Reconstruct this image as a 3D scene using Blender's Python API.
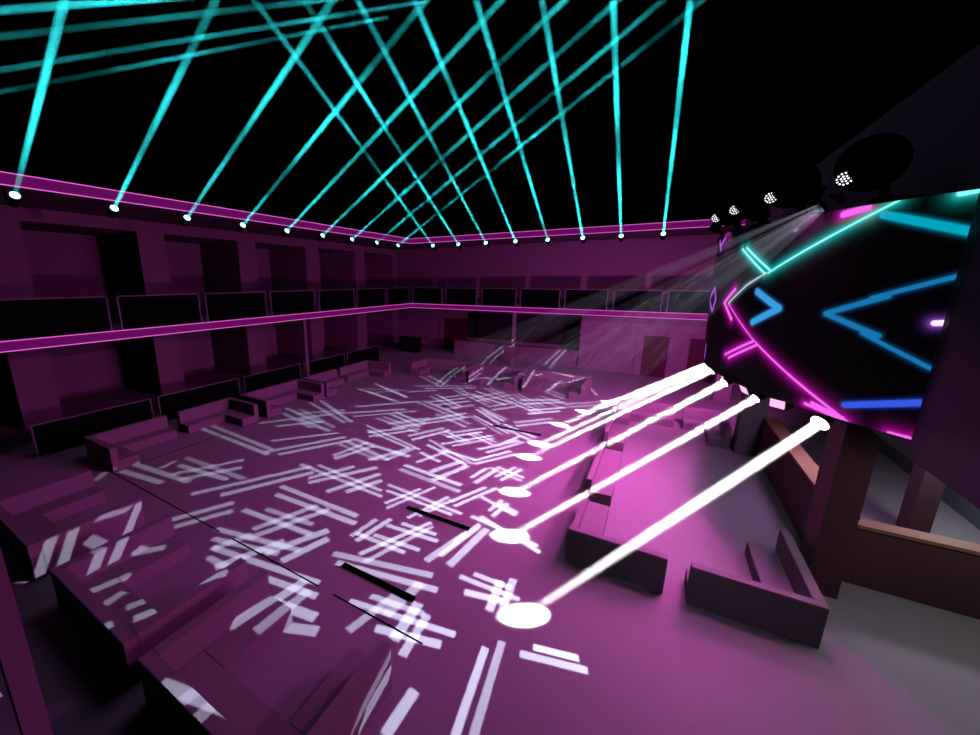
import bpy, bmesh, math, json
from math import *
from mathutils import Vector, Matrix
from mathutils.geometry import delaunay_2d_cdt

for o in list(bpy.data.objects):
    bpy.data.objects.remove(o)
S = bpy.context.scene
COL = S.collection

# ---------------------------------------------------------------- camera
cam = bpy.data.cameras.new('camera'); camo = bpy.data.objects.new('camera', cam); COL.objects.link(camo)
PITCH, YAW = radians(12.82), radians(30.79)
camo.location = (0, 0, 5.1)
camo.rotation_euler = (pi/2 - PITCH, 0, YAW)
cam.sensor_width = 36; cam.lens = 36*384.5/980; cam.shift_x = (490-427)/980
cam.clip_start = .05; cam.clip_end = 200
S.camera = camo

# ---------------------------------------------------------------- world, view
W = bpy.data.worlds.new('world'); S.world = W; W.use_nodes = True
W.node_tree.nodes['Background'].inputs[0].default_value = (.5, .3, .6, 1)
W.node_tree.nodes['Background'].inputs[1].default_value = .0
S.view_settings.view_transform = 'Standard'; S.view_settings.look = 'None'
S.view_settings.gamma = 1; S.view_settings.exposure = 0; S.view_settings.use_curve_mapping = False
S.cycles.use_denoising = True
S.cycles.max_bounces = 5; S.cycles.diffuse_bounces = 0; S.cycles.glossy_bounces = 2
S.cycles.transparent_max_bounces = 64; S.cycles.volume_bounces = 0
S.cycles.sample_clamp_indirect = 4
S.cycles.caustics_reflective = False; S.cycles.caustics_refractive = False
S.cycles.use_light_tree = True

# ---------------------------------------------------------------- large lights and added fills
def area(name, loc, direction, size, power, color, spread=180, shape='DISK', size_y=None):
    l = bpy.data.lights.new(name, 'AREA'); l.energy = power; l.color = color; l.shape = shape; l.size = size
    if size_y: l.size_y = size_y
    l.spread = radians(spread)
    o = bpy.data.objects.new(name, l); COL.objects.link(o)
    o.location = loc; o.rotation_euler = Vector(direction).to_track_quat('-Z', 'Y').to_euler()
    return o
MAG = (1, .115, .72)
# unseen fill added high above the hall, and lamps under the east balcony above the bar
area('hall_fill', (-6, 12, 18), (0, 0, -1), 8, 190, (.72, .36, .92))
area('bar_ceiling_light', (5.2, 10.6, 2.9), (0, 0, -1), .5, 36, (.9, .85, 1))
area('floor_edge_fill', (3.3, 10.6, 2.93), (-.25, 0, -1), .6, 30, (.85, .42, .95))  # added fill for the dim floor beside the drum
area('booth_back_fill', (1.2, 2.0, 6.8), (-.02, .62, -.78), .8, 5, (.85, .5, .9), 60)  # added fill for the south-facing booth backs
area('bar_ceiling_light_south', (4.6, 7.3, 2.9), (-.15, -.3, -1), .6, 15, (1, .88, .93))

# ---------------------------------------------------------------- materials
def mat(name, col, rough=.6, emit=None, strength=0, spec=.3, metal=0, noise=0):
    m = bpy.data.materials.new(name); m.use_nodes = True
    nt = m.node_tree; b = nt.nodes['Principled BSDF']
    b.inputs['Base Color'].default_value = (*col, 1); b.inputs['Roughness'].default_value = rough
    b.inputs['Specular IOR Level'].default_value = spec; b.inputs['Metallic'].default_value = metal
    if emit:
        b.inputs['Emission Color'].default_value = (*emit, 1); b.inputs['Emission Strength'].default_value = strength
        m.cycles.emission_sampling = 'NONE'
    if noise:
        t = nt.nodes.new('ShaderNodeTexNoise'); t.inputs['Scale'].default_value = 3.0
        co = nt.nodes.new('ShaderNodeTexCoord'); nt.links.new(co.outputs['Object'], t.inputs['Vector'])
        mx = nt.nodes.new('ShaderNodeMix'); mx.data_type = 'RGBA'
        mx.inputs['A'].default_value = (*[c*(1-noise) for c in col], 1); mx.inputs['B'].default_value = (*[c*(1+noise) for c in col], 1)
        nt.links.new(t.outputs['Fac'], mx.inputs['Factor']); nt.links.new(mx.outputs['Result'], b.inputs['Base Color'])
    return m
M = dict(
    floor=mat('floor_grey', (.42, .42, .44), .55, noise=.05),
    wall=mat('wall_paint', (.34, .32, .35), .8, noise=.04),
    black=mat('black_paint', (.006, .006, .006), .9, spec=.05),
    bench=mat('booth_upholstery', (.36, .33, .36), .7, noise=.05),
    glass=mat('smoked_panel', (.004, .003, .005), .9, spec=.02),
    frame=mat('rail_metal', (.30, .26, .32), .5),
    case=mat('fixture_black', (.012, .012, .014), .5),
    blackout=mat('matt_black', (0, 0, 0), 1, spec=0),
    eastwall=mat('east_wall_dark', (.075, .065, .085), .8),
    fascia=mat('fascia_led_spill', (.10, .02, .09), .6, emit=(.78, .012, .62), strength=.12),  # weak glow stands in for the LED lines' spill on the fascia
    strip=mat('magenta_led_line', (.3, .05, .3), .5, emit=(1, .16, .82), strength=1.0),
    cyan=mat('cyan_lens', (.1, .5, .5), .4, emit=(.35, 1, .95), strength=5),
    white=mat('white_lens', (.5, .5, .5), .4, emit=(1, .95, 1), strength=14),
    dot=mat('white_led', (.5, .5, .5), .4, emit=(.95, .95, 1), strength=1.6),
    wash=mat('magenta_lens', (.5, .2, .4), .4, emit=(1, .42, .82), strength=1.3),
    wood=mat('bar_front', (.20, .10, .12), .6, noise=.08),
    top=mat('bar_top', (.55, .33, .20), .5),
    slate=mat('slate_front', (.20, .26, .28), .6),
    door=mat('door_dark', (.10, .03, .05), .6),
    dark=mat('opening_shade', (.03, .03, .04), .6),
)

# ---------------------------------------------------------------- mesh builder
class MB:
    def __init__(s): s.v = []; s.f = []
    def box(s, x0, x1, y0, y1, z0, z1, rot=0, piv=(0, 0)):
        n = len(s.v)
        for z in (z0, z1):
            for x, y in ((x0, y0), (x1, y0), (x1, y1), (x0, y1)):
                if rot:
                    dx, dy = x-piv[0], y-piv[1]; c, k = cos(rot), sin(rot)
                    x, y = piv[0]+dx*c-dy*k, piv[1]+dx*k+dy*c
                s.v.append((x, y, z))
        s.f += [tuple(n+i for i in q) for q in ((0, 3, 2, 1), (4, 5, 6, 7), (0, 1, 5, 4), (1, 2, 6, 5), (2, 3, 7, 6), (3, 0, 4, 7))]
        return s
    def tube(s, p, q, r0, r1=None, n=20, caps=True):
        r1 = r0 if r1 is None else r1
        p, q = Vector(p), Vector(q); d = (q-p).normalized()
        a = d.cross(Vector((0, 0, 1)) if abs(d.z) < .95 else Vector((1, 0, 0))).normalized(); b = d.cross(a)
        k = len(s.v)
        for c, r in ((p, r0), (q, r1)):
            for i in range(n):
                t = 2*pi*i/n; s.v.append(tuple(c + a*(r*cos(t)) + b*(r*sin(t))))
        for i in range(n):
            j = (i+1) % n; s.f.append((k+i, k+j, k+n+j, k+n+i))
        if caps:
            s.f.append(tuple(k+i for i in reversed(range(n)))); s.f.append(tuple(k+n+i for i in range(n)))
        return s
    def ball(s, c, r, sx=1, sy=1, sz=1, nu=24, nv=14):
        k = len(s.v); c = Vector(c)
        s.v.append((c.x, c.y, c.z+r*sz))
        for j in range(1, nv):
            ph = pi*j/nv
            for i in range(nu):
                t = 2*pi*i/nu; s.v.append((c.x+r*sx*sin(ph)*cos(t), c.y+r*sy*sin(ph)*sin(t), c.z+r*sz*cos(ph)))
        s.v.append((c.x, c.y, c.z-r*sz)); e = len(s.v)-1
        for i in range(nu):
            i2 = (i+1) % nu
            s.f.append((k, k+1+i, k+1+i2)); s.f.append((e, e-nu+i2, e-nu+i))
            for j in range(nv-2):
                a = k+1+j*nu
                s.f.append((a+i, a+nu+i, a+nu+i2, a+i2))
        return s
    def build(s, name, m, parent=None, bevel=0):
        me = bpy.data.meshes.new(name); me.from_pydata(s.v, [], s.f); me.update(); me.materials.append(m)
        bm = bmesh.new(); bm.from_mesh(me); bmesh.ops.recalc_face_normals(bm, faces=bm.faces)
        if bevel:
            bmesh.ops.bevel(bm, geom=list(bm.edges), offset=bevel, segments=2, affect='EDGES')
        bm.to_mesh(me); bm.free()
        o = bpy.data.objects.new(name, me); COL.objects.link(o)
        if parent is not None:
            o.parent = parent; o.matrix_parent_inverse = Matrix.Translation(-Vector(parent.location))
        return o
def tag(o, label=None, cat=None, group=None, kind=None):
    if label: o['label'] = label
    if cat: o['category'] = cat
    if group: o['group'] = group
    if kind: o['kind'] = kind
    return o
def empty(name, loc):
    o = bpy.data.objects.new(name, None); o.empty_display_size = .1; COL.objects.link(o); o.location = loc; return o
def struct(name, mb, m): return tag(mb.build(name, m), kind='structure')
def part(mb, name, m, root, bevel=0, under=None):
    # geometry is given in world coordinates; shift into the root's frame
    L = root.location
    mb.v = [(x-L[0], y-L[1], z-L[2]) for x, y, z in mb.v]
    me_o = mb.build(name, m, None, bevel); me_o.parent = under or root
    return me_o

# ---------------------------------------------------------------- the hall
XW, XB, XF, XE = -18.5, -21.85, -14.62, 2.85
YN, YF = 26.3, 22.39
struct('floor', MB().box(-22.2, 9, -2, 26.6, -.2, 0), M['floor'])
struct('ceiling', MB().box(-22.2, 9, -2, 26.6, 20, 20.2), M['blackout'])
w = MB()
bays = [(-4.12+4.4*k+0, -4.12+4.4*k+3.38) for k in range(7)]      # openings between the pilasters
bays = [(a, b) for a, b in bays]
edge = -2
for a, b in bays:
    if b < -2: continue
    if a > edge: w.box(XB, XW, edge, a, 0, 7.02)
    edge = b
w.box(XB, XW, edge, YN, 0, 7.02)
w.box(XB, XW, -2, YN, 7.02, 7.5)
w.box(XB-.3, XB, -2, YN+.3, 0, 7.5)
struct('wall_west', w, M['wall'])
struct('wall_north', MB().box(XB, 9, YN, YN+.3, 0, 7.5), M['wall'])
struct('wall_west_upper', MB().box(-22.2, -21.9, -2, 26.6, 7.78, 20), M['blackout'])
struct('wall_north_upper', MB().box(-21.9, 9, 26.3, 26.6, 7.78, 20), M['blackout'])
struct('ceiling_west_balcony', MB().box(-22.1, XF-.03, -2, 26.6, 7.46, 7.77), M['wall'])
struct('ceiling_north_balcony', MB().box(XF-.03, 9, YF+.03, 26.6, 7.46, 7.77), M['wall'])
struct('floor_west_balcony', MB().box(XB, XF-.03, -2, YN, 3.26, 3.53), M['wall'])
struct('floor_north_balcony', MB().box(XF-.03, 9, YF+.03, YN, 3.26, 3.53), M['wall'])
# east side: balcony mass over the bar, outer wall behind the bar
struct('wall_east', MB().box(XE, 8.6, 1.2, YF, 2.97, 7.77), M['eastwall'])
struct('wall_east_lower', MB().box(8.6, 8.9, -2, YN, 0, 7.77), M['wall'])
for k, y in enumerate((7.98, 14.0, 20.0)):
    struct('pillar_%d' % (k+1), MB().box(2.66 if k == 0 else 2.47, 3.05, y, y+.59, 0, 2.97), M['wood' if k == 0 else 'wall'])
struct('pillar_4', MB().box(4.85, 5.15, 10.9, 11.3, 0, 2.97), M['wood'])
struct('pillar_5', MB().box(-7.40, -7.22, 22.42, 22.58, 0, 3.26), M['wall'])
struct('pillar_6', MB().box(-15.25, -15.08, 13.3, 13.47, 0, 3.26), M['wall'])
struct('pillar_7', MB().box(-4.98, -4.8, .44, .62, 0, 4.2), M['wall'])
# seams and doors
struct('trim_1', MB().box(-12.2, -7.3, 3.825, 3.85, 0, .006), M['blackout'])
struct('trim_2', MB().box(-6.85, -4.44, 3.825, 3.85, 0, .006), M['blackout'])
struct('trim_3', MB().box(-4.1, -2.36, 3.825, 3.85, 0, .006), M['blackout'])
struct('trim_4', MB().box(-12.21, -12.19, 3.84, 9.5, 0, .006), M['blackout'])
struct('wall_north_inner', MB().box(-3.73, 9, 23.7, YN, 0, 3.26), M['wall'])
YN0 = YN
for n, (x0, x1, h) in enumerate(((-14.1, -12.03, 2.3), (-.46, .70, 2.2), (1.6, 2.9, 2.2))):
    YN = YN0 if n == 0 else 23.7
    d = empty('door_%d' % (n+1), ((x0+x1)/2, YN, 0)); tag(d, kind='structure')
    lf = part(MB().box(x0, x1, YN-.05, YN-.005, 0, h), 'door_leaf', M['door'], d)
    f = MB().box(x0-.35, x0, YN-.09, YN-.005, 0, h+.12).box(x1, x1+.35, YN-.09, YN-.005, 0, h+.12).box(x0, x1, YN-.09, YN-.005, h, h+.12)
    part(f, 'door_frame', M['wall'], d)
    part(MB().tube((x1-.12, YN-.1, 1.02), (x1-.12, YN-.04, 1.02), .03, n=10), 'door_handle', M['frame'], d, under=lf)

YN = YN0
# ---------------------------------------------------------------- neon-lined balcony fascias
def fascia(along, a, b, c, z0, z1, label):
    # along 'y': plane x=c from y=a..b facing east; along 'x': plane y=c facing south
    if along == 'y':
        r = empty('light_fascia', (c, (a+b)/2, z0))
        part(MB().box(c-.03, c, a, b, z0, z1), 'spill_panel', M['fascia'], r)
        for z in (z0, z1): part(MB().box(c-.01, c+.02, a, b, z-.009, z+.009), 'led_line', M['strip'], r)
    else:
        r = empty('light_fascia', ((a+b)/2, c, z0))
        part(MB().box(a, b, c, c+.03, z0, z1), 'spill_panel', M['fascia'], r)
        for z in (z0, z1): part(MB().box(a, b, c-.02, c+.01, z-.009, z+.009), 'led_line', M['strip'], r)
    tag(r, label, 'light strip')
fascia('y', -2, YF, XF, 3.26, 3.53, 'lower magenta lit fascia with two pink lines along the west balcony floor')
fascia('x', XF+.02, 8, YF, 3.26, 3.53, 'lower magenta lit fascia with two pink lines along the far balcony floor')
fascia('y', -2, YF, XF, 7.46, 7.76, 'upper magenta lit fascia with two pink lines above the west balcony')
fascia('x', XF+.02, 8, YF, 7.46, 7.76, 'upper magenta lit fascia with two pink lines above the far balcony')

# ---------------------------------------------------------------- balustrade panels
ORD = ['first', 'second', 'third', 'fourth', 'fifth', 'sixth', 'seventh', 'eighth', 'ninth', 'tenth']
def panel(along, a, b, c, z0, h, label, group):
    if along == 'y':
        r = empty('balustrade_panel', (c, (a+b)/2, z0))
        part(MB().box(c-.015, c+.015, a+.03, b-.03, z0+.02, z0+h-.03), 'smoked_glass', M['glass'], r)
        for y in (a, b-.035): part(MB().box(c-.03, c+.03, y, y+.035, z0, z0+h), 'post', M['frame'], r)
        part(MB().box(c-.03, c+.03, a, b, z0+h-.028, z0+h+.004), 'top_rail', M['frame'], r)
    else:
        r = empty('balustrade_panel', ((a+b)/2, c, z0))
        part(MB().box(a+.03, b-.03, c-.015, c+.015, z0+.02, z0+h-.03), 'smoked_glass', M['glass'], r)
        for x in (a, b-.035): part(MB().box(x, x+.035, c-.03, c+.03, z0, z0+h), 'post', M['frame'], r)
        part(MB().box(a, b, c-.03, c+.03, z0+h-.028, z0+h+.004), 'top_rail', M['frame'], r)
    tag(r, label, 'balustrade', group)
wp = [(2.72, 5.3), (5.55, 8.11), (8.33, 10.97), (11.2, 13.75), (14.05, 16.67), (16.92, 19.55), (19.8, 22.25)]
for i, (a, b) in enumerate(wp):
    panel('y', a, b, XF-.08, 3.53, 1.08, 'dark balustrade panel on the west balcony, %s counted from the near end' % ORD[i], 'west balcony balustrade panels')
npn = [(-14.5, -12.24), (-11.95, -9.78), (-9.45, -7.27), (-7.0, -4.77), (-4.5, -2.34), (-2.05, .12), (.35, 2.6)]
for i, (a, b) in enumerate(npn):
    panel('x', a, b, YF+.08, 3.53, 1.08, 'dark balustrade panel on the far balcony, %s counted from the corner with the west side' % ORD[i], 'far balcony balustrade panels')
gp = [(3.1, 6.21), (6.43, 9.6), (9.82, 12.94), (13.2, 16.15), (16.4, 19.4)]
for i, (a, b) in enumerate(gp):
    panel('y', a, b, -15.16, 0, 1.0, 'dark framed screen on the hall floor behind the west booths, %s from the near end' % ORD[i], 'dark screens on the floor under the west balcony')

# ---------------------------------------------------------------- booths
BH, SH, TH, SD = .68, .28, .16, .48
def booth(name_loc, walls, seats, label, group):
    # a wall may carry its own height as a fifth value
    r = empty('booth_sofa', name_loc)
    for x0, x1, y0, y1, *h in walls: part(MB().box(x0, x1, y0, y1, 0, h[0] if h else BH), 'backrest', M['bench'], r, .008)
    for x0, x1, y0, y1 in seats: part(MB().box(x0, x1, y0, y1, 0, SH), 'seat', M['bench'], r, .008)
    tag(r, label, 'booth sofa', group)
# open to the north: backs on the south side
def booth_N(x0, x1, y0, y1, label, east=True, g='booths along the near side of the dance floor'):
    walls = [(x0, x1, y0, y0+TH), (x0, x0+TH, y0+TH, y1)]
    seats = [(x0+TH, x1-(TH if east else 0), y0+TH, y0+TH+SD), (x0+TH, x0+TH+SD, y0+TH+SD, y1)]
    if east:
        walls.append((x1-TH, x1, y0+TH, y1)); seats.append((x1-TH-SD, x1-TH, y0+TH+SD, y1))
    booth(((x0+x1)/2, (y0+y1)/2, 0), walls, seats, label, g)
booth_N(-11.32, -8.75, 1.41, 3.12, 'U-shaped purple lit booth cut by the left edge, open away from the viewer')
booth_N(-7.72, -5.25, 1.41, 3.12, 'U-shaped booth between the two others in the near row, black outer back')
booth_N(-4.88, -2.38, 1.41, 3.12, 'nearest U-shaped booth, at the bottom edge of the view')
# open to the east: backs on the west side
def booth_E(y0, y1, south, north, label, g='booths in front of the dark screens on the west side'):
    x0, x1 = -13.85, -12.2
    walls = [(x0, x0+TH, y0, y1)]; seats = []
    a, b = y0, y1
    if south:
        walls.append((x0+TH, x1, y0, y0+TH)); seats.append((x0+TH, x1+.0, y0+TH, y0+TH+SD)); a = y0+TH+SD
    if north:
        walls.append((x0+TH, x1, y1-TH, y1)); seats.append((x0+TH, x1, y1-TH-SD, y1-TH)); b = y1-TH-SD
    seats.append((x0+TH, x0+TH+SD, a, b))
    booth(((x0+x1)/2, (y0+y1)/2, 0), walls, seats, label, g)
booth_E(3.85, 6.0, True, False, 'L-shaped booth nearest the viewer in the west row, black side wall facing us')
booth_E(6.38, 8.35, False, True, 'L-shaped booth after the first gap in the west row, arm at its far end')
booth_E(8.72, 11.65, True, True, 'full U-shaped booth in the middle of the west row')
booth_E(11.8, 14.0, True, False, 'L-shaped booth just beyond the middle U-shaped booth of the west row')
booth_E(14.25, 16.6, False, True, 'farthest L-shaped booth of the west row, ending near the far corner')
# open to the south: backs on the north side
def booth_S(x0, x1, y0, y1, label, g='booths along the far side of the dance floor'):
    walls = [(x0, x1, y1-TH, y1), (x0, x0+TH, y0, y1-TH), (x1-TH, x1, y0, y1-TH)]
    seats = [(x0+TH, x1-TH, y1-TH-SD, y1-TH), (x0+TH, x0+TH+SD, y0, y1-TH-SD), (x1-TH-SD, x1-TH, y0, y1-TH-SD)]
    booth(((x0+x1)/2, (y0+y1)/2, 0), walls, seats, label, g)
booth_S(-11.35, -7.98, 17.2, 19.0, 'widest far booth, on the left of the far row, facing the viewer')
booth_S(-7.78, -5.3, 17.1, 19.0, 'middle booth of the far row, in front of the thin balcony post')
booth_S(-5.05, -2.3, 17.1, 19.0, 'far booth on the right of its row, beside the farthest white light pool')
# booths along the east edge of the dance floor
g = 'booths along the east side of the dance floor'
booth((-.2, 7.6, 0), [(-.97, .6, 6.63, 6.77), (-.97, -.85, 6.77, 8.5, .46)], [(-.85, .6, 6.77, 7.2), (-.85, -.43, 7.2, 8.5)],
      'booth with a plain black back panel standing alone beside the thick white beam', g)
booth((1.7, 7.6, 0), [(.92, 2.5, 6.63, 6.77), (2.36, 2.5, 6.77, 8.6)], [(.92, 2.36, 6.77, 7.15), (1.95, 2.36, 7.15, 8.6)],
      'corner booth with a dark back panel in front of the near pillar', g)
for y0, y1, t in ((8.95, 11.6, 'narrow pink lit bench just beyond the alone standing black back panel'),
                  (12.35, 14.1, 'narrow pink lit bench halfway along the east edge of the dance floor')):
    booth((-.7, (y0+y1)/2, 0), [(-1.0, -.88, y0+.1, y1, .52)], [(-.88, -.43, y0, y1)], t, g)
booth((.5, 15.4, 0), [(-1.0, .95, 15.9, 16.05), (-1.0, -.88, 14.75, 15.9)], [(-.88, .95, 15.45, 15.9), (-.88, -.43, 14.75, 15.45)],
      'pink lit corner bench at the far end of the east edge', g)
booth((2.1, 14.9, 0), [(1.2, 2.35, 15.9, 16.05), (2.23, 2.35, 14.2, 15.9)], [(1.2, 2.23, 15.45, 15.9), (1.82, 2.23, 14.2, 15.45)],
      'pink lit corner bench beside the middle pillar', g)

# dark low bars lying on the dance floor
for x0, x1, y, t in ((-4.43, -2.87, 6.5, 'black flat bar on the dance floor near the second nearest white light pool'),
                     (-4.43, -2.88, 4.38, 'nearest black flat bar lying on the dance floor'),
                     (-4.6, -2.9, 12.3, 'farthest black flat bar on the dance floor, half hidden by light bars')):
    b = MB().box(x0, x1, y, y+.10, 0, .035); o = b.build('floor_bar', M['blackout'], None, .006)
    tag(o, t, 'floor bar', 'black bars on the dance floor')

# ---------------------------------------------------------------- far side furniture
r = empty('service_counter', (-7.7, 24, 0)); tag(r, 'long low counter behind the far booths under the balcony', 'counter')
part(MB().box(-12, -3.75, 23.9, 24.4, 0, .93), 'counter_front', M['wall'], r)
part(MB().box(-12.05, -3.75, 23.85, 24.5, .93, .98), 'countertop', M['wall'], r)
r = empty('opening_panel', (-6.2, YN-.1, .9)); tag(r, 'wide dark panel standing in for the shaded bar opening behind the counter', 'opening')
part(MB().box(-12.0, -4.0, YN-.12, YN-.01, .9, 2.82), 'panel', M['dark'], r)  # dark sheet in place of the shaded recess of the bar opening
part(MB().box(-12.08, -3.92, YN-.13, YN-.01, .82, .9).box(-12.08, -3.92, YN-.13, YN-.01, 2.82, 2.9), 'edge_rail', M['wall'], r)
r = empty('cabinet', (-15.2, 23.2, 0)); tag(r, 'low black cabinet in the far corner under the balcony', 'cabinet')
part(MB().box(-16, -14.5, 22.9, 23.5, 0, 1.0), 'body', M['case'], r)
part(MB().box(-16.04, -14.46, 22.86, 23.54, 1.0, 1.05), 'top', M['case'], r)

# ---------------------------------------------------------------- bar under the east balcony
r = empty('bar_counter', (3.1, 10, 0)); tag(r, 'L-shaped bar counter with warm lit top behind the near pillar', 'bar')
part(MB().box(3.0, 3.12, 8.6, 14.0, 0, 1.18), 'front_panel', M['wood'], r)
part(MB().box(3.06, 7.6, 8.57, 8.69, 0, 1.06), 'front_panel', M['wood'], r)
part(MB().box(2.98, 3.3, 8.6, 14.0, 1.18, 1.24), 'countertop', M['top'], r)
part(MB().box(3.06, 7.6, 8.55, 8.83, 1.06, 1.12), 'countertop', M['top'], r)
r = empty('back_bar', (7.6, 12, 0)); tag(r, 'dark low back bar running along the wall behind the counter', 'bar')
part(MB().box(6.3, 7.2, 9.4, 19, 0, .85), 'body', M['slate'], r)
part(MB().box(6.26, 7.24, 9.36, 19.04, .85, .9), 'top', M['slate'], r)

# ---------------------------------------------------------------- curved LED screen (drum) with neon drawing
DC = (7.13, 11.1); R0 = 6.053; ZB, ZT, FL = 3.19, 6.04, .10
SEG = [('cy', -4.134, 6.039, -2.491, 5.215, 0.035), ('cy', -2.416, 5.208, -1.677, 5.662, 0.045), ('cy', -2.516, 5.266, -1.817, 5.673, 0.045), ('wh', -2.455, 5.219, -1.985, 5.011, 0.02), ('wh', -1.985, 5.011, -1.399, 4.649, 0.02), ('mg', -1.602, 4.928, -1.196, 4.65, 0.07), ('mg', -1.196, 4.65, -1.611, 4.355, 0.07), ('mg', -1.399, 4.649, -2.395, 4.054, 0.025), ('mg', -2.441, 4.032, -3.201, 3.643, 0.035), ('mg', -3.201, 3.643, -4.112, 3.19, 0.04), ('mg', -2.396, 4.047, -1.542, 3.643, 0.05), ('mg', -2.48, 3.989, -1.694, 3.603, 0.05), ('bl', -2.3, 4.902, -2.839, 4.65, 0.12), ('bl', -2.839, 4.65, -2.291, 4.368, 0.12), ('vi', -0.303, 5.915, -0.515, 5.725, 0.08), ('vi', -0.762, 5.947, -0.435, 5.803, 0.06), ('vi', -0.372, 4.927, 0.32, 4.645, 0.08), ('vi', 0.32, 4.645, -0.38, 4.424, 0.08), ('vi', -0.38, 4.424, -0.583, 4.684, 0.08), ('vi', -0.583, 4.684, -0.372, 4.927, 0.08), ('vi', -0.086, 3.589, -0.052, 3.32, 0.1), ('c2', -4.02, 5.898, -4.781, 5.603, 0.1), ('cy', -4.629, 6.023, -4.757, 6.036, 0.08), ('mg', -3.578, 5.968, -3.839, 6.011, 0.1), ('b2', -3.595, 4.632, -4.237, 4.905, 0.075), ('b2', -4.086, 4.873, -4.757, 5.138, 0.055), ('b2', -3.595, 4.632, -4.231, 4.399, 0.075), ('b2', -4.064, 4.415, -4.744, 4.092, 0.05), ('b3', -4.053, 3.409, -4.745, 3.663, 0.09), ('mg', -4.551, 3.197, -4.73, 3.203, 0.05), ('vw', -4.69, 4.613, -4.778, 4.627, 0.07), ('mg', -3.548, 3.265, -4.103, 3.192, 0.05), ('mg', -3.644, 3.305, -4.052, 3.217, 0.06)]
PAL = dict(cy=((.03, 1, .92), (.25, 1, 1), 1.0), wh=((.5, .8, 1), (.8, 1, 1), .8), mg=((1, .01, .75), (1, .15, .95), .95), bl=((.04, .35, .9), (.05, .4, .95), .8),
           vi=((.35, .02, .8), (.6, .12, 1), .7), c2=((.0, .45, .65), (.0, .5, .68), .75), b2=((.01, .19, .5), (.01, .22, .55), .8), b3=((.03, .09, .85), (.05, .12, .95), .8), vw=((.4, .1, .9), (.9, .7, 1), 1.2))
def screen_material():
    m = bpy.data.materials.new('led_screen_picture'); m.use_nodes = True; nt = m.node_tree; N = nt.nodes; L = nt.links
    b = N['Principled BSDF']; b.inputs['Base Color'].default_value = (.005, .004, .006, 1); b.inputs['Roughness'].default_value = .7
    b.inputs['Specular IOR Level'].default_value = .1
    uv = N.new('ShaderNodeUVMap')
    def vm(op, a, b_=None, sc=None):
        n = N.new('ShaderNodeVectorMath'); n.operation = op
        for i, x in ((0, a), (1, b_)):
            if x is None: continue
            if isinstance(x, tuple): n.inputs[i].default_value = x
            else: L.new(x, n.inputs[i])
        if sc is not None: L.new(sc, n.inputs['Scale'])
        return n
    def mt(op, a, b_=None, c=None, clamp=False):
        n = N.new('ShaderNodeMath'); n.operation = op; n.use_clamp = clamp
        for i, x in ((0, a), (1, b_), (2, c)):
            if x is None: continue
            if isinstance(x, (int, float)): n.inputs[i].default_value = x
            else: L.new(x, n.inputs[i])
        return n.outputs[0]
    acc = None
    for kind, s0, z0, s1, z1, wd in SEG:
        A = (s0, z0, 0); B = (s1-s0, z1-z0, 0); bb = B[0]**2+B[1]**2
        pa = vm('SUBTRACT', uv.outputs[0], A).outputs[0]
        h = mt('MULTIPLY', vm('DOT_PRODUCT', pa, B).outputs['Value'], 1/bb, clamp=True)
        q = vm('SCALE', B, None, h).outputs[0]
        d = vm('LENGTH', vm('SUBTRACT', pa, q).outputs[0]).outputs['Value']
        core = N.new('ShaderNodeMapRange'); core.interpolation_type = 'SMOOTHSTEP'; L.new(d, core.inputs[0])
        core.inputs[1].default_value = wd/2*1.25; core.inputs[2].default_value = wd/2*.7; core.inputs[3].default_value = 0; core.inputs[4].default_value = 1
        glow, hot, st = PAL[kind]
        gw = {'cy': .045, 'mg': .05, 'vi': .02, 'vw': .03, 'wh': .025}.get(kind, .015)
        ex = mt('MULTIPLY', mt('EXPONENT', mt('MULTIPLY', mt('MAXIMUM', mt('SUBTRACT', d, wd/2), 0), -1/gw)), .45)
        c1 = vm('SCALE', tuple(c*st for c in glow), None, ex).outputs[0]
        c2 = vm('SCALE', tuple(c*st for c in hot), None, core.outputs[0]).outputs[0]
        sm = vm('MAXIMUM', c1, c2).outputs[0]
        acc = sm if acc is None else vm('MAXIMUM', acc, sm).outputs[0]
    L.new(acc, b.inputs['Emission Color']); b.inputs['Emission Strength'].default_value = 1.0
    m.cycles.emission_sampling = 'NONE'
    return m
drum = empty('led_drum_screen', (DC[0]-R0, DC[1], ZB)); tag(drum, 'big curved black LED screen with cyan, magenta and blue neon zigzags', 'LED screen')
A0 = asin(4.28/R0); NS = 72
verts, faces, uvs = [], [], []
for i in range(NS+1):
    a = -A0 + 2*A0*i/NS
    for z in (ZB, (ZB+ZT)/2, ZT):
        rr = R0+FL*(z-ZB)/(ZT-ZB); verts.append((DC[0]-rr*cos(a)-drum.location[0], DC[1]+rr*sin(a)-drum.location[1], z-ZB)); uvs.append((a*R0, z))
for i in range(NS):
    for j in range(2):
        k = i*3+j; faces.append((k, k+1, k+4, k+3))
me = bpy.data.meshes.new('screen_surface'); me.from_pydata(verts, [], faces); ul = me.uv_layers.new(name='UVMap')
for lp in me.loops: ul.data[lp.index].uv = uvs[lp.vertex_index]
me.materials.append(screen_material()); me.update()
for p in me.polygons: p.use_smooth = True
o = bpy.data.objects.new('screen_surface', me); COL.objects.link(o); o.parent = drum
sol = MB()
for zz, off in ((ZB, 0), (ZT, FL)):          # closed bottom and top just behind the screen surface
    ring = []
    for i in range(NS+1):
        a = -A0+2*A0*i/NS; rr = R0+off-.02
        sol.v.append((DC[0]-rr*cos(a), DC[1]+rr*sin(a), zz)); ring.append(len(sol.v)-1)
    sol.f.append(tuple(ring))
part(sol, 'housing', M['case'], drum)

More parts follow.
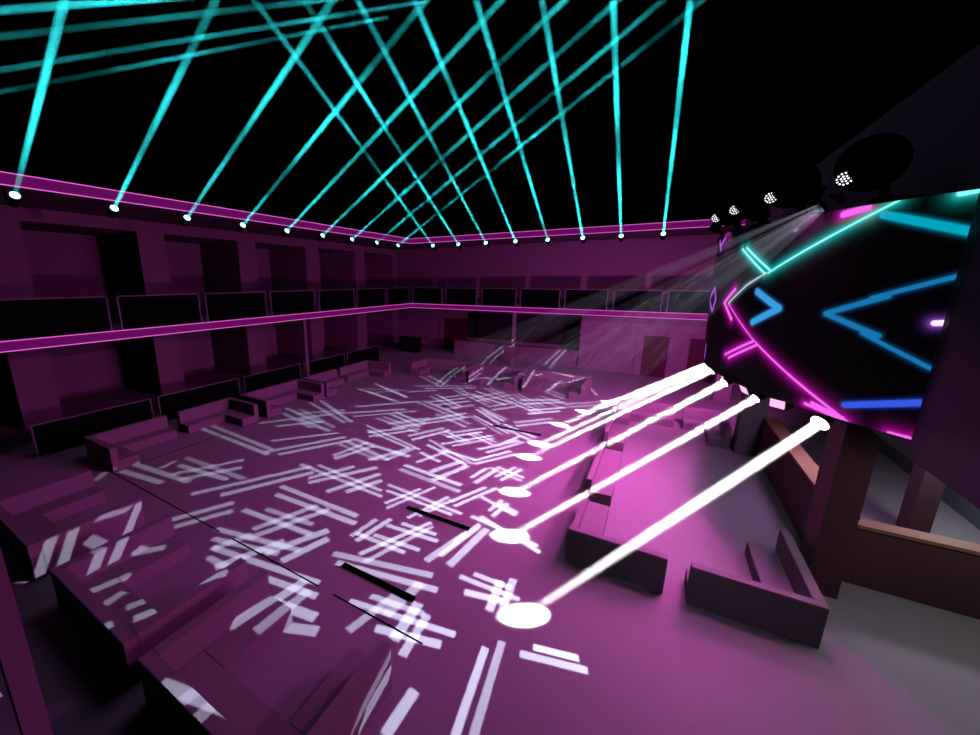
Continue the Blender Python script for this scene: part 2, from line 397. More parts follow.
# ---------------------------------------------------------------- haze volumes and fixtures
def haze_mat(name, dens, col=(1, 1, 1), aniso=0):
    m = bpy.data.materials.new(name); m.use_nodes = True; nt = m.node_tree; nt.nodes.clear()
    v = nt.nodes.new('ShaderNodeVolumeScatter'); v.inputs['Density'].default_value = dens; v.inputs['Color'].default_value = (*col, 1)
    v.inputs['Anisotropy'].default_value = aniso
    o = nt.nodes.new('ShaderNodeOutputMaterial'); nt.links.new(v.outputs[0], o.inputs['Volume'])
    m.cycles.homogeneous_volume = True
    return m
def soft_haze(name, dens, d, r0, slope, seed, amp):
    """haze inside one beam: thins out towards the beam's edge and drifts in loose clouds along it"""
    m = haze_mat(name, dens); m.cycles.homogeneous_volume = False; nt = m.node_tree; N = nt.nodes; L = nt.links
    v = [n for n in N if n.type == 'VOLUME_SCATTER'][0]
    co = N.new('ShaderNodeTexCoord').outputs['Object']
    def vm(op, a, b=None):
        n = N.new('ShaderNodeVectorMath'); n.operation = op; L.new(a, n.inputs[0])
        if b is not None:
            if isinstance(b, (tuple, Vector)): n.inputs[1].default_value = b
            else: L.new(b, n.inputs[1])
        return n
    def mt(op, a, b, cl=False):
        n = N.new('ShaderNodeMath'); n.operation = op; n.use_clamp = cl
        for i, x in ((0, a), (1, b)):
            if isinstance(x, (int, float)): n.inputs[i].default_value = x
            else: L.new(x, n.inputs[i])
        return n.outputs[0]
    ax = vm('DOT_PRODUCT', co, tuple(d)).outputs['Value']; ll = vm('DOT_PRODUCT', co, co).outputs['Value']
    r2 = mt('SUBTRACT', ll, mt('MULTIPLY', ax, ax)); R_ = mt('ADD', mt('MULTIPLY', ax, slope), r0)
    edge = mt('SUBTRACT', 1, mt('DIVIDE', r2, mt('MULTIPLY', R_, R_)), True)
    nz = N.new('ShaderNodeTexNoise'); nz.noise_dimensions = '1D'; nz.inputs['Scale'].default_value = .33; nz.inputs['Detail'].default_value = 0
    info = N.new('ShaderNodeObjectInfo')
    L.new(mt('ADD', ax, mt('MULTIPLY', info.outputs['Random'], 900.0)), nz.inputs['W'])
    cloud = mt('ADD', mt('MULTIPLY', mt('SUBTRACT', nz.outputs[0], .5), amp), 1.0)
    den = mt('MULTIPLY', mt('MULTIPLY', edge, mt('MAXIMUM', cloud, .25)), dens)
    L.new(den, v.inputs['Density'])
    return m
_hz = {}
HC = haze_mat('haze_in_cyan_beam', 0.05); HW = haze_mat('haze_in_white_beam', 0.07)
def beam(p, d, r0, half, length, m, label, group, name='light_beam', r1=None):
    p, d = Vector(p), Vector(d).normalized()
    q = p+d*length; t = tan(radians(half))*.72
    o = MB(); o.v = []; o.tube(Vector((0, 0, 0))+d*.02, d*length, r0*1.02, r1 or r0+length*t, n=20)
    slope = ((r1 - r0)/length if r1 else t)
    key = (m.name, tuple(round(c, 3) for c in d), round(r0, 3))
    if key not in _hz: _hz[key] = soft_haze('drifting_'+m.name, {HC.name: 0.075, HW.name: 0.1}[m.name], d, r0*1.02, slope, 0, 3.2 if m is HC else .8)
    ob = o.build(name, _hz[key]); ob.location = p
    tag(ob, label, 'light beam', group)
    return ob
def moving_head(p, d, s, lens_m, label, group, lr=.10, up=True, top=None):
    """base, yoke, head, lens of one fixture; p = lens centre, d = beam direction."""
    p, d = Vector(p), Vector(d).normalized()
    r = empty('moving_head_light', p - d*.30*s)
    c = p - d*.30*s
    side = d.cross(Vector((0, 0, 1))).normalized()
    zt = top if top is not None else c.z + .44*s
    zb = zt - .07*s
    part(MB().box(c.x-.13*s, c.x+.13*s, c.y-.13*s, c.y+.13*s, zb, zt), 'base', M['case'], r, .008*s)
    y = MB()
    for k in (-1, 1):
        a = c+side*k*.17*s
        y.tube(a, (a.x, a.y, zb), .025*s, n=8)
    part(y, 'yoke', M['case'], r)
    h = MB().tube(c-d*.16*s, c+d*.10*s, .14*s, .14*s).tube(c+d*.10*s, p-d*.015, .14*s, lr*1.12)
    hd = part(h, 'head', M['case'], r)
    part(MB().tube(p-d*.014, p+d*.004, lr, lr, n=24), 'lens', lens_m, r, under=hd)
    tag(r, label, 'stage light', group)
    return r

# cyan beams
e = radians(30.2)
DW = (cos(e), 0, sin(e)); DN = (0, -cos(e), sin(e)); DS = (0, cos(e), sin(e))
CP = 48
def cyan(p, d, label, where, blen=27, pw=1, r=.10, sp=0.75):
    moving_head(p, d, .8, M['cyan'], 'small beam light '+label, 'beam lights '+where, lr=r, top=7.455)
    l = area('beam_lamp', Vector(p)+Vector(d)*.012, d, r*1.9, CP*pw, (.035, .95, 1), sp)
    s = bpy.data.lights.new('beam_lamp_core', 'SPOT'); s.energy = 80*pw; s.color = (.08, .95, 1); s.spot_size = radians(2.2); s.spot_blend = 1; s.shadow_soft_size = .004
    so = bpy.data.objects.new('beam_lamp_core', s); COL.objects.link(so); so.location = Vector(p)+Vector(d)*.012; so.rotation_euler = Vector(d).to_track_quat('-Z', 'Y').to_euler()
    beam(Vector(p)+Vector(d)*.01, d, r*.62, sp/2*1.0, blen, HC, 'cyan beam rising from the light '+label, 'cyan beams '+where)
for i in range(9):
    cyan((XF+.02, 3.72+2.15*i, 7.24), DW, 'under the upper west fascia, %s from the near end' % ORD[i], 'under the upper west fascia', 27, (.75, .8, .6, .65, .65, .6, .45, .4, .35)[i])
for i in range(8):
    cyan((-12.9+1.815*i, YF-.0, 7.26), DN, 'under the upper far fascia, %s from the west corner' % ORD[i], 'under the upper far fascia', 27, (.5, .7, .6, .8, .8, .9, 1.3, 1.2)[i])
for i in range(4):
    cyan(((-11.1, -9.25, -7.4, -6.4)[i], .72, 7.26), DS, 'of the near balcony out of view, %s crossing the top left' % ORD[i], 'from the near balcony', 17, (0.12, 0.12, 0.12, 0.12*5)[i], .065, .45)

# white beams under the drum and their light pools
AS = [34.6, 22.5, 11.2, -.7, -9, -16, -26, -36]
TG = [(-1.24, 5.08), (-2.06, 6.8), (-2.52, 8.47), (-2.78, 10.56), (-2.75, 11.65), (-2.54, 13.7), (-2.03, 15.63), (-1.31, 17.39)]
for i, (a, t) in enumerate(zip(AS, TG)):
    a = -radians(a); lr = (.115, .075, .085, .08, .08, .08, .08, .08)[i]
    p = Vector((DC[0]-5.87*cos(a), DC[1]+5.87*sin(a), 2.98)); q = Vector((*t, 0)); d = (q-p).normalized()
    moving_head(p, d, .62, M['white'], 'beam light under the drum screen rim, %s from the near end' % ORD[i], 'white beam lights under the drum screen', lr=lr, top=3.165)
    area('beam_lamp', p+d*.012, d, .15, 90, (1, .93, 1), 3.8)
    beam(p+d*.01, d, lr*.95, 3.8/2, (q-p).length+.45, HW, 'white slanting beam from under the drum screen, %s from the near end' % ORD[i], 'white beams under the drum screen', r1=.07)

# magenta wash lights between them
PWS = (.7, 1, 1, 1, 1, 4.0)
for i, a in enumerate((28.5, 17, 5.5, -5, -12.7, -31)):
    a = -radians(a); p = Vector((DC[0]-5.75*cos(a), DC[1]+5.75*sin(a), 3.0)); d = Vector((-cos(a), sin(a), -0.5)).normalized()
    if i == 0: p = Vector((1.97, 8.6, 3.0)); d = Vector((-.55, -.62, -.12)).normalized()
    if i == 5: d = Vector((-.45, .87, -.05)).normalized()
    r = empty('wash_light', p); ang = atan2(d.y, d.x)
    sidev = Vector((-sin(ang), cos(ang), 0)); upv = sidev.cross(d)
    def obx(dx0, dx1, w_, h_):
        b = MB(); n = 0
        for dx in (dx0, dx1):
            for sy, sz in ((-1, -1), (1, -1), (1, 1), (-1, 1)): b.v.append(tuple(p+d*dx+sidev*(w_*sy)+upv*(h_*sz)))
        b.f = [(0, 3, 2, 1), (4, 5, 6, 7), (0, 1, 5, 4), (1, 2, 6, 5), (2, 3, 7, 6), (3, 0, 4, 7)]
        return b
    bd = part(obx(-.20, 0, .13, .09), 'body', M['case'], r); part(obx(.001, .012, .11, .07), 'lens', M['wash'], r, under=bd)
    part(MB().tube(p+d*-.11, (p.x-d.x*.11, p.y-d.y*.11, 3.165), .03, n=8), 'bracket', M['case'], r)
    tag(r, 'box shaped magenta wash light under the drum screen, %s from the near end' % ORD[i], 'stage light', 'magenta wash lights')
    area('wash_lamp', p+d*.02, d, .30, 52*PWS[i], MAG, 140, 'RECTANGLE', .18)

# magenta fill lamps added on the drum top to light floor and walls
for i, (x, y) in enumerate(((1.75, 8.05), (1.28, 9.15), (1.02, 10.2), (.95, 11.7), (1.4, 13.4))):
    p = Vector((x-.05, y, 6.22)); d = Vector(((-1, -.25, -2.2), (-1, -.1, -.15), (-1, 0, -2.2), (-1, .1, -2.2), (-.45, .9, -.12))[i]).normalized()
    r = empty('wash_light', p)
    part(MB().tube(p-d*.22, p-d*.004, .10, .12, n=16), 'body', M['blackout'], r)
    part(MB().tube(p-d*.004, p, .10, .10, n=16), 'lens', M['blackout'], r)
    part(MB().tube(p-d*.15, (p.x+.25, p.y, 6.06), .025, n=8), 'stand', M['blackout'], r)
    tag(r, 'added small black wash light between the drum rim projectors, %s from near end' % ORD[i], 'stage light', 'added wash lights on top of the drum screen')
    area('wash_lamp', p+d*.01, d, .2, 46*(1, 2.1, 1, 1, 1.6)[i], MAG, 130)

# gobo projectors on top of the drum rim
GOBO = [[[-0.352,0.515,-0.35,0.404,-0.366,0.402,-0.366,0.514],[-0.426,0.541,-0.419,0.447,-0.435,0.445,-0.441,0.539],[-0.211,0.591,-0.213,0.457,-0.228,0.456,-0.223,0.59],[-0.228,0.384,-0.233,0.195,-0.246,0.194,-0.24,0.383],[-0.206,0.361,-0.211,0.21,-0.224,0.209,-0.217,0.36],[-0.442,0.328,-0.441,0.201,-0.457,0.198,-0.457,0.326],[-0.417,0.306,-0.411,0.22,-0.427,0.217,-0.431,0.304],[-0.563,0.278,-0.558,0.099,-0.575,0.095,-0.578,0.275],[-0.589,0.165,-0.589,0.08,-0.607,0.075,-0.605,0.162],[-0.631,0.124,-0.632,0.048,-0.656,0.042,-0.654,0.119],[-0.328,0.124,-0.317,0.018,-0.332,0.015,-0.341,0.122],[-0.39,0.148,-0.395,0.044,-0.409,0.042,-0.403,0.146],[-0.471,0.137,-0.43,-0.034,-0.449,-0.04,-0.488,0.132],[-0.575,0.034,-0.566,-0.154,-0.583,-0.159,-0.59,0.03],[-0.613,-0.037,-0.599,-0.145,-0.62,-0.153,-0.632,-0.044],[-0.443,-0.107,-0.427,-0.192,-0.448,-0.199,-0.463,-0.114],[-0.158,-0.002,-0.213,-0.18,-0.229,-0.178,-0.172,0.0],[-0.527,-0.287,-0.514,-0.376,-0.533,-0.384,-0.545,-0.294],[-0.087,0.243,-0.082,0.089,-0.101,0.088,-0.104,0.243],[-0.176,0.218,-0.179,0.035,-0.193,0.034,-0.188,0.217],[-0.068,-0.011,-0.077,-0.064,-0.092,-0.063,-0.082,-0.01],[0.123,0.288,0.085,0.139,0.07,0.141,0.11,0.29],[0.103,0.1,0.099,0.0,0.085,0.001,0.09,0.101],[-0.054,0.4,-0.066,0.285,-0.084,0.286,-0.071,0.4],[-0.084,0.399,-0.086,0.3,-0.1,0.299,-0.096,0.399],[0.15,0.438,0.159,0.336,0.145,0.336,0.138,0.439],[0.124,0.442,0.141,0.333,0.128,0.333,0.112,0.442],[0.26,0.583,0.281,0.492,0.266,0.492,0.247,0.583],[0.341,0.57,0.338,0.479,0.323,0.48,0.327,0.572],[0.064,0.584,0.031,0.463,0.016,0.464,0.052,0.584],[0.01,0.566,-0.014,0.459,-0.029,0.46,-0.003,0.567],[-0.042,0.568,-0.058,0.484,-0.072,0.484,-0.055,0.569],[0.337,0.445,0.34,0.302,0.323,0.304,0.322,0.446],[0.421,0.455,0.411,0.354,0.394,0.357,0.406,0.457],[0.556,0.446,0.543,0.314,0.527,0.318,0.542,0.449],[0.551,0.565,0.538,0.486,0.522,0.488,0.537,0.567],[0.393,0.31,0.353,0.173,0.34,0.176,0.382,0.313],[0.497,0.307,0.489,0.217,0.474,0.22,0.483,0.31],[0.189,0.289,0.19,0.214,0.177,0.215,0.177,0.289],[0.285,0.24,0.277,0.158,0.264,0.16,0.272,0.242],[0.78,0.311,0.766,0.187,0.747,0.193,0.763,0.315],[0.752,0.317,0.73,0.193,0.711,0.199,0.735,0.322],[0.985,0.256,0.994,0.181,0.971,0.187,0.964,0.261],[0.943,0.26,0.951,0.173,0.928,0.18,0.922,0.266],[0.716,0.39,0.713,0.288,0.696,0.292,0.701,0.393],[0.691,0.401,0.683,0.303,0.666,0.307,0.676,0.404],[0.816,0.249,0.834,0.14,0.811,0.146,0.795,0.253],[0.863,0.247,0.897,0.128,0.874,0.133,0.842,0.251],[0.332,0.372,0.335,0.275,0.318,0.276,0.317,0.373],[0.306,0.37,0.302,0.27,0.285,0.273,0.291,0.372],[-0.949,0.102,-0.963,0.003,-0.988,-0.004,-0.972,0.096],[1.372,0.194,1.262,0.092,1.24,0.104,1.351,0.204]],[[-0.864,0.324,-0.876,0.38,-0.896,0.378,-0.883,0.322],[-0.83,0.329,-0.842,0.382,-0.861,0.38,-0.849,0.327],[-0.883,0.282,-0.889,0.318,-0.91,0.316,-0.904,0.279],[-0.849,0.283,-0.85,0.318,-0.872,0.316,-0.87,0.281],[-0.726,0.334,-0.726,0.391,-0.743,0.39,-0.743,0.332],[-0.525,0.431,-0.418,0.405,-0.427,0.396,-0.536,0.423],[-0.536,0.349,-0.347,0.308,-0.357,0.297,-0.547,0.339],[-0.65,0.336,-0.547,0.316,-0.558,0.306,-0.661,0.326],[-0.329,0.427,-0.129,0.381,-0.136,0.372,-0.338,0.419],[-0.41,0.235,-0.258,0.211,-0.265,0.199,-0.419,0.223],[-0.385,0.209,-0.286,0.189,-0.294,0.177,-0.395,0.196],[-0.681,0.127,-0.574,0.117,-0.584,0.102,-0.692,0.112],[-0.67,0.163,-0.545,0.136,-0.558,0.121,-0.683,0.149],[-0.743,0.188,-0.62,0.167,-0.631,0.153,-0.756,0.174],[-0.926,0.058,-0.715,0.06,-0.724,0.043,-0.938,0.041],[-0.597,0.038,-0.402,-0.002,-0.408,-0.013,-0.605,0.027],[-0.558,0.072,-0.44,0.072,-0.444,0.06,-0.563,0.06],[-0.811,-0.158,-0.696,-0.138,-0.701,-0.16,-0.818,-0.181],[-0.845,-0.196,-0.722,-0.173,-0.726,-0.19,-0.85,-0.215],[-0.523,-0.09,-0.354,-0.097,-0.358,-0.11,-0.529,-0.103],[-0.452,-0.087,-0.341,-0.093,-0.346,-0.106,-0.457,-0.1],[-0.664,-0.27,-0.549,-0.241,-0.55,-0.261,-0.667,-0.29],[-1.07,-0.391,-0.771,-0.316,-0.774,-0.333,-1.077,-0.409],[-0.164,0.138,-0.037,0.115,-0.043,0.099,-0.171,0.123],[-0.384,0.12,-0.266,0.102,-0.27,0.093,-0.389,0.11],[-0.415,0.047,-0.261,0.032,-0.264,0.021,-0.42,0.037],[-0.281,0.016,-0.142,-0.013,-0.147,-0.024,-0.287,0.005],[-0.286,-0.1,-0.191,-0.1,-0.192,-0.113,-0.288,-0.113],[-0.139,0.189,-0.006,0.171,-0.009,0.16,-0.144,0.179],[-0.028,0.078,0.139,0.023,0.134,0.012,-0.034,0.067],[0.073,0.093,0.259,0.047,0.256,0.035,0.068,0.081],[-0.065,-0.003,0.048,-0.018,0.046,-0.03,-0.068,-0.014],[-0.142,0.022,-0.01,0.017,-0.011,0.003,-0.144,0.009],[-0.21,0.271,-0.071,0.247,-0.077,0.235,-0.217,0.26],[-0.183,0.245,-0.061,0.239,-0.062,0.229,-0.185,0.236],[0.031,0.371,0.175,0.328,0.168,0.319,0.023,0.362],[0.014,0.349,0.157,0.305,0.15,0.295,0.006,0.34],[-0.002,0.448,0.189,0.379,0.183,0.373,-0.009,0.443],[0.191,0.562,0.302,0.505,0.295,0.501,0.183,0.559],[-0.124,0.502,0.003,0.48,-0.001,0.473,-0.129,0.495],[-0.211,0.532,-0.035,0.488,-0.042,0.481,-0.219,0.526],[0.118,0.235,0.258,0.184,0.251,0.173,0.11,0.225],[0.036,0.181,0.203,0.127,0.198,0.117,0.03,0.172],[0.084,0.327,0.295,0.263,0.289,0.252,0.076,0.317],[-0.001,0.294,0.139,0.264,0.134,0.253,-0.007,0.284],[0.385,0.498,0.613,0.394,0.605,0.388,0.376,0.493],[0.399,0.144,0.586,0.068,0.58,0.054,0.392,0.131],[0.374,0.126,0.549,0.054,0.543,0.039,0.367,0.113],[0.453,0.269,0.581,0.235,0.579,0.224,0.45,0.258],[0.435,0.247,0.583,0.203,0.58,0.191,0.43,0.235],[0.363,0.4,0.505,0.366,0.502,0.357,0.359,0.391],[0.29,0.339,0.416,0.305,0.413,0.295,0.285,0.33],[0.466,0.346,0.669,0.305,0.67,0.295,0.464,0.337],[0.46,0.32,0.658,0.279,0.658,0.268,0.458,0.31],[0.818,0.096,1.045,-0.003,1.042,-0.017,0.813,0.083],[0.805,0.068,0.988,-0.01,0.985,-0.025,0.8,0.054],[-0.921,0.253,-0.858,0.249,-0.868,0.238,-0.932,0.242],[-0.948,0.165,-0.885,0.149,-0.899,0.137,-0.962,0.153],[-0.815,0.293,-0.772,0.274,-0.787,0.264,-0.83,0.284],[0.459,0.472,0.677,0.527,0.687,0.521,0.468,0.465],[0.457,0.452,0.704,0.517,0.715,0.511,0.466,0.446],[0.607,0.449,0.755,0.476,0.765,0.469,0.616,0.441],[0.585,0.426,0.726,0.453,0.736,0.446,0.594,0.419],[0.76,0.388,0.994,0.301,0.99,0.293,0.754,0.381],[0.969,0.22,1.191,0.16,1.194,0.148,0.97,0.209],[0.88,0.482,1.177,0.564,1.191,0.558,0.893,0.475],[1.225,0.363,1.497,0.425,1.514,0.418,1.241,0.354],[-1.071,0.166,-1.05,0.167,-1.06,0.155,-1.082,0.154],[-1.036,-0.228,-0.952,-0.204,-0.956,-0.224,-1.041,-0.249],[-1.01,-0.27,-0.911,-0.258,-0.921,-0.28,-1.021,-0.292]],[[-0.576,0.449,-0.585,0.353,-0.602,0.351,-0.592,0.447],[-0.647,0.484,-0.655,0.411,-0.673,0.408,-0.663,0.482],[-0.4,0.547,-0.433,0.385,-0.45,0.384,-0.413,0.546],[-0.558,0.27,-0.603,0.078,-0.622,0.075,-0.574,0.269],[-0.596,0.252,-0.635,0.061,-0.655,0.058,-0.613,0.25],[-0.768,0.232,-0.78,0.075,-0.798,0.07,-0.784,0.228],[-0.801,0.212,-0.806,0.097,-0.824,0.092,-0.817,0.208],[-0.859,0.173,-0.882,0.116,-0.9,0.114,-0.875,0.17],[-1.006,-0.025,-1.002,-0.109,-1.031,-0.121,-1.034,-0.035],[-0.589,-0.012,-0.601,-0.103,-0.617,-0.106,-0.604,-0.015],[-0.664,0.005,-0.683,-0.109,-0.7,-0.112,-0.679,0.002],[-0.794,-0.002,-0.816,-0.223,-0.839,-0.23,-0.813,-0.007],[-0.881,-0.124,-0.906,-0.244,-0.925,-0.249,-0.899,-0.128],[-0.75,-0.238,-0.791,-0.405,-0.811,-0.409,-0.768,-0.242],[-0.728,-0.262,-0.752,-0.365,-0.771,-0.369,-0.746,-0.265],[-0.469,-0.125,-0.533,-0.346,-0.551,-0.347,-0.485,-0.125],[-0.975,-0.484,-0.993,-0.652,-1.018,-0.663,-0.998,-0.493],[-0.289,0.155,-0.311,-0.018,-0.332,-0.019,-0.307,0.154],[-0.454,0.105,-0.488,-0.082,-0.504,-0.084,-0.467,0.104],[-0.348,-0.094,-0.401,-0.223,-0.417,-0.221,-0.363,-0.093],[-0.12,0.187,-0.177,0.037,-0.193,0.039,-0.134,0.189],[-0.125,0.145,-0.121,0.034,-0.138,0.033,-0.141,0.144],[-0.123,-0.036,-0.145,-0.138,-0.16,-0.136,-0.137,-0.034],[-0.225,0.333,-0.231,0.173,-0.251,0.172,-0.242,0.331],[-0.118,0.366,-0.17,0.181,-0.182,0.182,-0.129,0.367],[-0.148,0.344,-0.182,0.204,-0.194,0.204,-0.159,0.344],[0.212,0.546,0.191,0.43,0.175,0.431,0.198,0.547],[0.13,0.519,0.126,0.419,0.11,0.42,0.116,0.519],[-0.05,0.532,-0.126,0.399,-0.141,0.401,-0.063,0.534],[-0.203,0.479,-0.222,0.393,-0.239,0.393,-0.218,0.479],[-0.164,0.541,-0.191,0.438,-0.207,0.438,-0.178,0.541],[0.209,0.38,0.187,0.23,0.169,0.233,0.193,0.382],[0.306,0.391,0.272,0.283,0.254,0.287,0.29,0.394],[0.439,0.379,0.409,0.241,0.393,0.245,0.424,0.382],[0.463,0.51,0.439,0.432,0.423,0.435,0.448,0.513],[0.228,0.219,0.173,0.057,0.159,0.06,0.216,0.222],[0.296,0.228,0.277,0.123,0.261,0.127,0.283,0.231],[0.014,0.205,-0.005,0.113,-0.018,0.114,0.001,0.207],[0.057,0.149,0.033,0.051,0.019,0.054,0.044,0.151],[0.512,0.223,0.478,0.069,0.457,0.075,0.493,0.228],[0.544,0.221,0.521,0.066,0.499,0.072,0.525,0.226],[0.327,0.24,0.274,0.125,0.257,0.13,0.312,0.245],[0.298,0.241,0.235,0.118,0.219,0.124,0.283,0.246],[0.481,0.337,0.498,0.19,0.477,0.193,0.463,0.339],[0.437,0.327,0.452,0.195,0.431,0.197,0.419,0.329],[0.217,0.11,0.183,-0.022,0.163,-0.017,0.199,0.115],[0.249,0.11,0.221,-0.03,0.201,-0.026,0.231,0.114],[0.04,0.377,0.024,0.274,0.007,0.275,0.025,0.378],[0.015,0.375,-0.011,0.27,-0.028,0.272,0.0,0.376],[-0.184,0.172,-0.209,0.099,-0.225,0.101,-0.199,0.174],[0.953,0.273,1.058,0.149,1.039,0.149,0.935,0.273],[1.207,0.106,1.046,-0.03,1.024,-0.016,1.185,0.118]],[[-0.72,0.412,-0.589,0.381,-0.601,0.372,-0.732,0.404],[-0.781,0.332,-0.546,0.272,-0.558,0.261,-0.795,0.322],[-0.91,0.261,-0.815,0.238,-0.83,0.226,-0.925,0.25],[-0.524,0.358,-0.339,0.311,-0.349,0.3,-0.535,0.349],[-0.464,0.416,-0.315,0.357,-0.323,0.35,-0.473,0.41],[-0.608,0.238,-0.494,0.21,-0.505,0.197,-0.621,0.227],[-0.632,0.223,-0.467,0.17,-0.48,0.157,-0.645,0.211],[-0.875,0.163,-0.727,0.142,-0.739,0.129,-0.887,0.15],[-0.91,0.146,-0.734,0.113,-0.747,0.099,-0.924,0.133],[-0.964,0.163,-0.892,0.152,-0.907,0.138,-0.979,0.149],[-1.278,-0.078,-1.058,-0.055,-1.07,-0.075,-1.294,-0.099],[-0.934,-0.081,-0.725,-0.114,-0.734,-0.127,-0.945,-0.094],[-0.839,0.004,-0.742,0.008,-0.748,-0.004,-0.846,-0.008],[-1.171,-0.196,-1.016,-0.204,-1.03,-0.223,-1.186,-0.215],[-1.107,-0.222,-0.979,-0.221,-0.995,-0.247,-1.125,-0.248],[-0.886,-0.183,-0.722,-0.197,-0.735,-0.219,-0.901,-0.204],[-0.892,-0.238,-0.679,-0.23,-0.688,-0.253,-0.905,-0.261],[-1.087,-0.45,-0.908,-0.407,-0.914,-0.43,-1.096,-0.475],[-1.537,-0.592,-1.162,-0.494,-1.169,-0.514,-1.55,-0.615],[-0.468,0.027,-0.311,0.003,-0.32,-0.015,-0.479,0.009],[-0.68,0.022,-0.505,-0.004,-0.512,-0.015,-0.688,0.011],[-0.686,-0.059,-0.56,-0.078,-0.568,-0.091,-0.694,-0.071],[-0.595,-0.1,-0.415,-0.142,-0.423,-0.156,-0.604,-0.113],[-0.578,-0.191,-0.491,-0.19,-0.496,-0.205,-0.583,-0.206],[-0.266,0.007,-0.103,-0.046,-0.11,-0.059,-0.274,-0.005],[-0.166,0.039,0.016,-0.024,0.009,-0.038,-0.174,0.027],[-0.358,-0.126,-0.23,-0.142,-0.234,-0.156,-0.364,-0.14],[-0.394,-0.048,-0.294,-0.05,-0.298,-0.065,-0.399,-0.062],[-0.464,0.279,-0.329,0.276,-0.332,0.267,-0.469,0.27],[-0.479,0.268,-0.344,0.254,-0.35,0.242,-0.487,0.256],[-0.288,0.298,-0.153,0.25,-0.163,0.239,-0.3,0.288],[-0.261,0.317,-0.159,0.275,-0.171,0.265,-0.273,0.308],[-0.102,0.448,0.103,0.371,0.094,0.363,-0.111,0.441],[-0.188,0.442,-0.004,0.358,-0.015,0.35,-0.199,0.436],[0.038,0.494,0.167,0.453,0.162,0.448,0.032,0.49],[-0.265,0.493,-0.145,0.447,-0.155,0.44,-0.276,0.487],[-0.372,0.466,-0.261,0.426,-0.271,0.419,-0.383,0.459],[-0.135,0.157,-0.006,0.102,-0.016,0.09,-0.145,0.145],[-0.202,0.138,-0.013,0.063,-0.02,0.052,-0.211,0.128],[-0.064,0.275,0.125,0.226,0.119,0.214,-0.071,0.264],[-0.233,0.212,-0.072,0.181,-0.078,0.168,-0.24,0.2],[0.24,0.431,0.431,0.335,0.422,0.328,0.23,0.426],[0.152,0.441,0.26,0.397,0.254,0.392,0.145,0.436],[0.374,0.086,0.576,-0.009,0.568,-0.025,0.365,0.073],[0.327,0.071,0.499,-0.008,0.491,-0.024,0.318,0.057],[0.467,0.164,0.655,0.049,0.644,0.037,0.455,0.154],[0.433,0.132,0.65,0.023,0.642,0.009,0.423,0.121],[0.125,0.351,0.279,0.301,0.273,0.292,0.118,0.342],[0.114,0.324,0.261,0.277,0.255,0.267,0.107,0.315],[-0.095,0.009,0.059,-0.009,0.058,-0.023,-0.099,-0.005],[-1.59,-0.128,-1.517,-0.129,-1.54,-0.15,-1.613,-0.149],[-1.636,-0.173,-1.548,-0.164,-1.567,-0.186,-1.656,-0.196],[-1.272,0.138,-1.195,0.152,-1.202,0.14,-1.28,0.125],[-1.235,0.116,-1.159,0.104,-1.175,0.09,-1.251,0.103],[-1.06,0.305,-1.016,0.284,-1.032,0.274,-1.077,0.296],[-1.069,0.337,-1.0,0.335,-1.011,0.325,-1.08,0.327],[0.508,0.328,0.734,0.39,0.746,0.382,0.519,0.318],[0.581,0.221,0.837,0.301,0.851,0.291,0.593,0.21],[0.709,0.142,0.871,0.149,0.881,0.136,0.718,0.128],[0.449,0.388,0.592,0.359,0.592,0.351,0.447,0.38],[0.73,0.465,1.034,0.548,1.047,0.542,0.742,0.457],[1.101,0.281,1.427,0.358,1.445,0.349,1.117,0.27],[-1.342,0.124,-1.318,0.127,-1.328,0.114,-1.353,0.111],[-1.513,-0.368,-1.372,-0.307,-1.374,-0.327,-1.518,-0.39],[-0.707,0.441,-0.662,0.45,-0.662,0.444,-0.707,0.434],[-0.808,0.461,-0.765,0.48,-0.757,0.476,-0.801,0.457]]]
HP = [(1.92, 7.55, 6.2), (1.37, 8.62, 6.2), (1.04, 9.71, 6.2), (.85, 10.72, 6.2)]
AX = Vector((-.59, .106, -.80)).normalized(); UU = AX.cross(Vector((0, 0, 1))).normalized(); VV = UU.cross(AX)
PD = .06; PR = 1.8
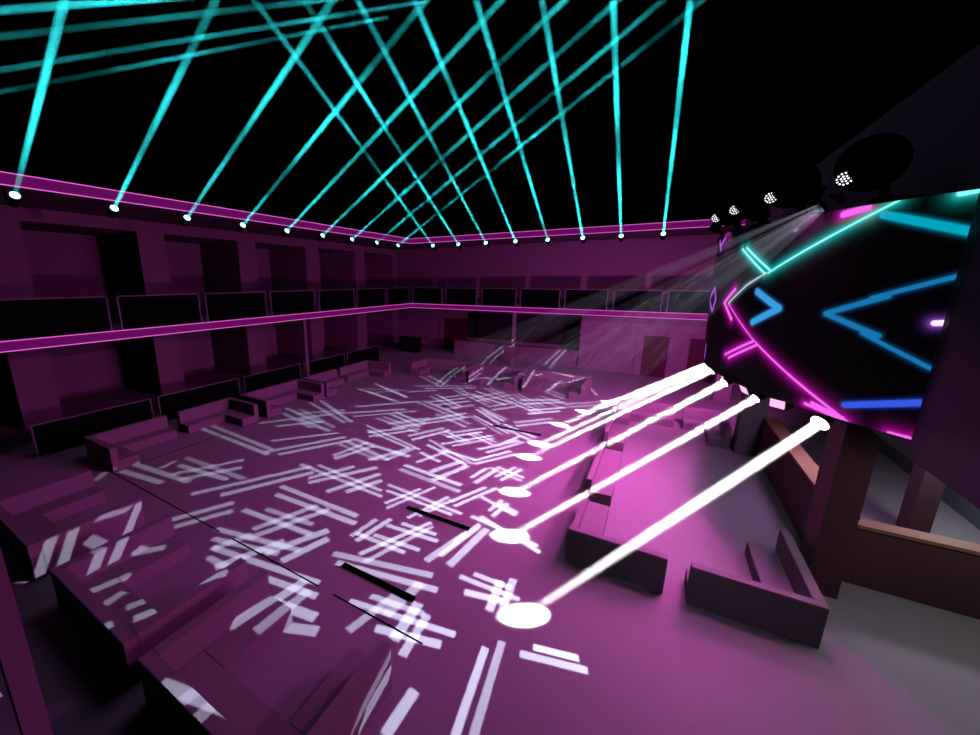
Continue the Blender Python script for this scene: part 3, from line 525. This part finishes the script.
for k, hp in enumerate(HP):
    hp = Vector(hp)
    r = empty('gobo_projector', hp-AX*.3); c = hp-AX*.26
    part(MB().ball(c+Vector((.08, .08, .16)), .34), 'head', M['blackout'], r)
    part(MB().box(c.x+.15, c.x+.55, c.y-.12, c.y+.2, 6.045, 6.12).tube((c.x+.3, c.y+.1, 6.1), (c.x+.2, c.y+.1, c.z), .05), 'stand', M['blackout'], r)
    # plate with slots: everything outside the slots is solid
    pts = [Vector((PR*PD*cos(2*pi*i/48), PR*PD*sin(2*pi*i/48))) for i in range(48)]
    fs = [list(range(48))]
    for q in GOBO[k]:
        n = len(pts); ps = [Vector((q[i]*PD, q[i+1]*PD)) for i in (0, 2, 4, 6)]
        if max(v.length for v in ps) > PR*PD*.97: continue
        ar = sum(ps[i].x*ps[(i+1) % 4].y-ps[(i+1) % 4].x*ps[i].y for i in range(4))
        if ar < 0: ps.reverse()
        pts += ps; fs.append([n, n+1, n+2, n+3])
    ov, oe, of, _, _, ofo = delaunay_2d_cdt(pts, [], fs, 0, 1e-6)
    pm = MB(); lo = hp-AX*.0 + AX*PD
    pm.v = [tuple(lo+UU*v.x+VV*v.y) for v in ov]
    pm.f = [tuple(f) for f, org in zip(of, ofo) if not [x for x in org if x > 0]]
    part(pm, 'gobo_plate', M['blackout'], r)
    tb = MB().tube(hp-AX*.02, lo, .02, PR*PD, n=48, caps=False)
    part(tb, 'snoot', M['blackout'], r)
    leds = MB(); camd = (Vector((0, 0, 5.1))-hp).normalized()
    fc = hp+Vector((0, 0, .2))+camd*.12; a1 = camd.cross(Vector((0, 0, 1))).normalized(); a2 = a1.cross(camd)
    for ring, n in ((0, 1), (.034, 6), (.07, 12)):
        for i in range(n):
            cc = fc+a1*(ring*cos(2*pi*i/n))+a2*(ring*sin(2*pi*i/n)); leds.tube(cc, cc+camd*.008, .011, n=8)
    lh = part(MB().tube(fc-camd*.10, fc-camd*.002, .10, .10, n=24), 'led_holder', M['blackout'], r)
    part(leds, 'led_cluster', M['dot'], r, under=lh)
    tag(r, 'black round projector with white LED cluster on the drum rim, %s from near end' % ORD[k], 'stage light', 'projectors on top of the drum screen')
    if k == 0:
        hb = MB()
        for q in GOBO[0][::6]:
            n = len(hb.v); rays = [(AX+UU*q[i]+VV*q[i+1]).normalized() for i in (0, 2, 4, 6)]
            hb.v += [tuple(v*.25) for v in rays]+[tuple(v*6.5) for v in rays]
            hb.f += [(n, n+1, n+2, n+3), (n+7, n+6, n+5, n+4), (n, n+4, n+5, n+1), (n+1, n+5, n+6, n+2), (n+2, n+6, n+7, n+3), (n+3, n+7, n+4, n)]
        hb = hb.build('haze_shaft', haze_mat('thin_haze', 0.05)); hb.location = hp
        tag(hb, 'faint fan of grey light rays falling from the nearest drum projector', 'light beam')
    l = bpy.data.lights.new('gobo_lamp', 'SPOT'); l.energy = 7000; l.color = (.72, .76, 1); l.spot_size = radians(121); l.spot_blend = .05; l.shadow_soft_size = .0001
    lo_ = bpy.data.objects.new('gobo_lamp', l); COL.objects.link(lo_); lo_.location = hp; lo_.rotation_euler = AX.to_track_quat('-Z', 'Y').to_euler()
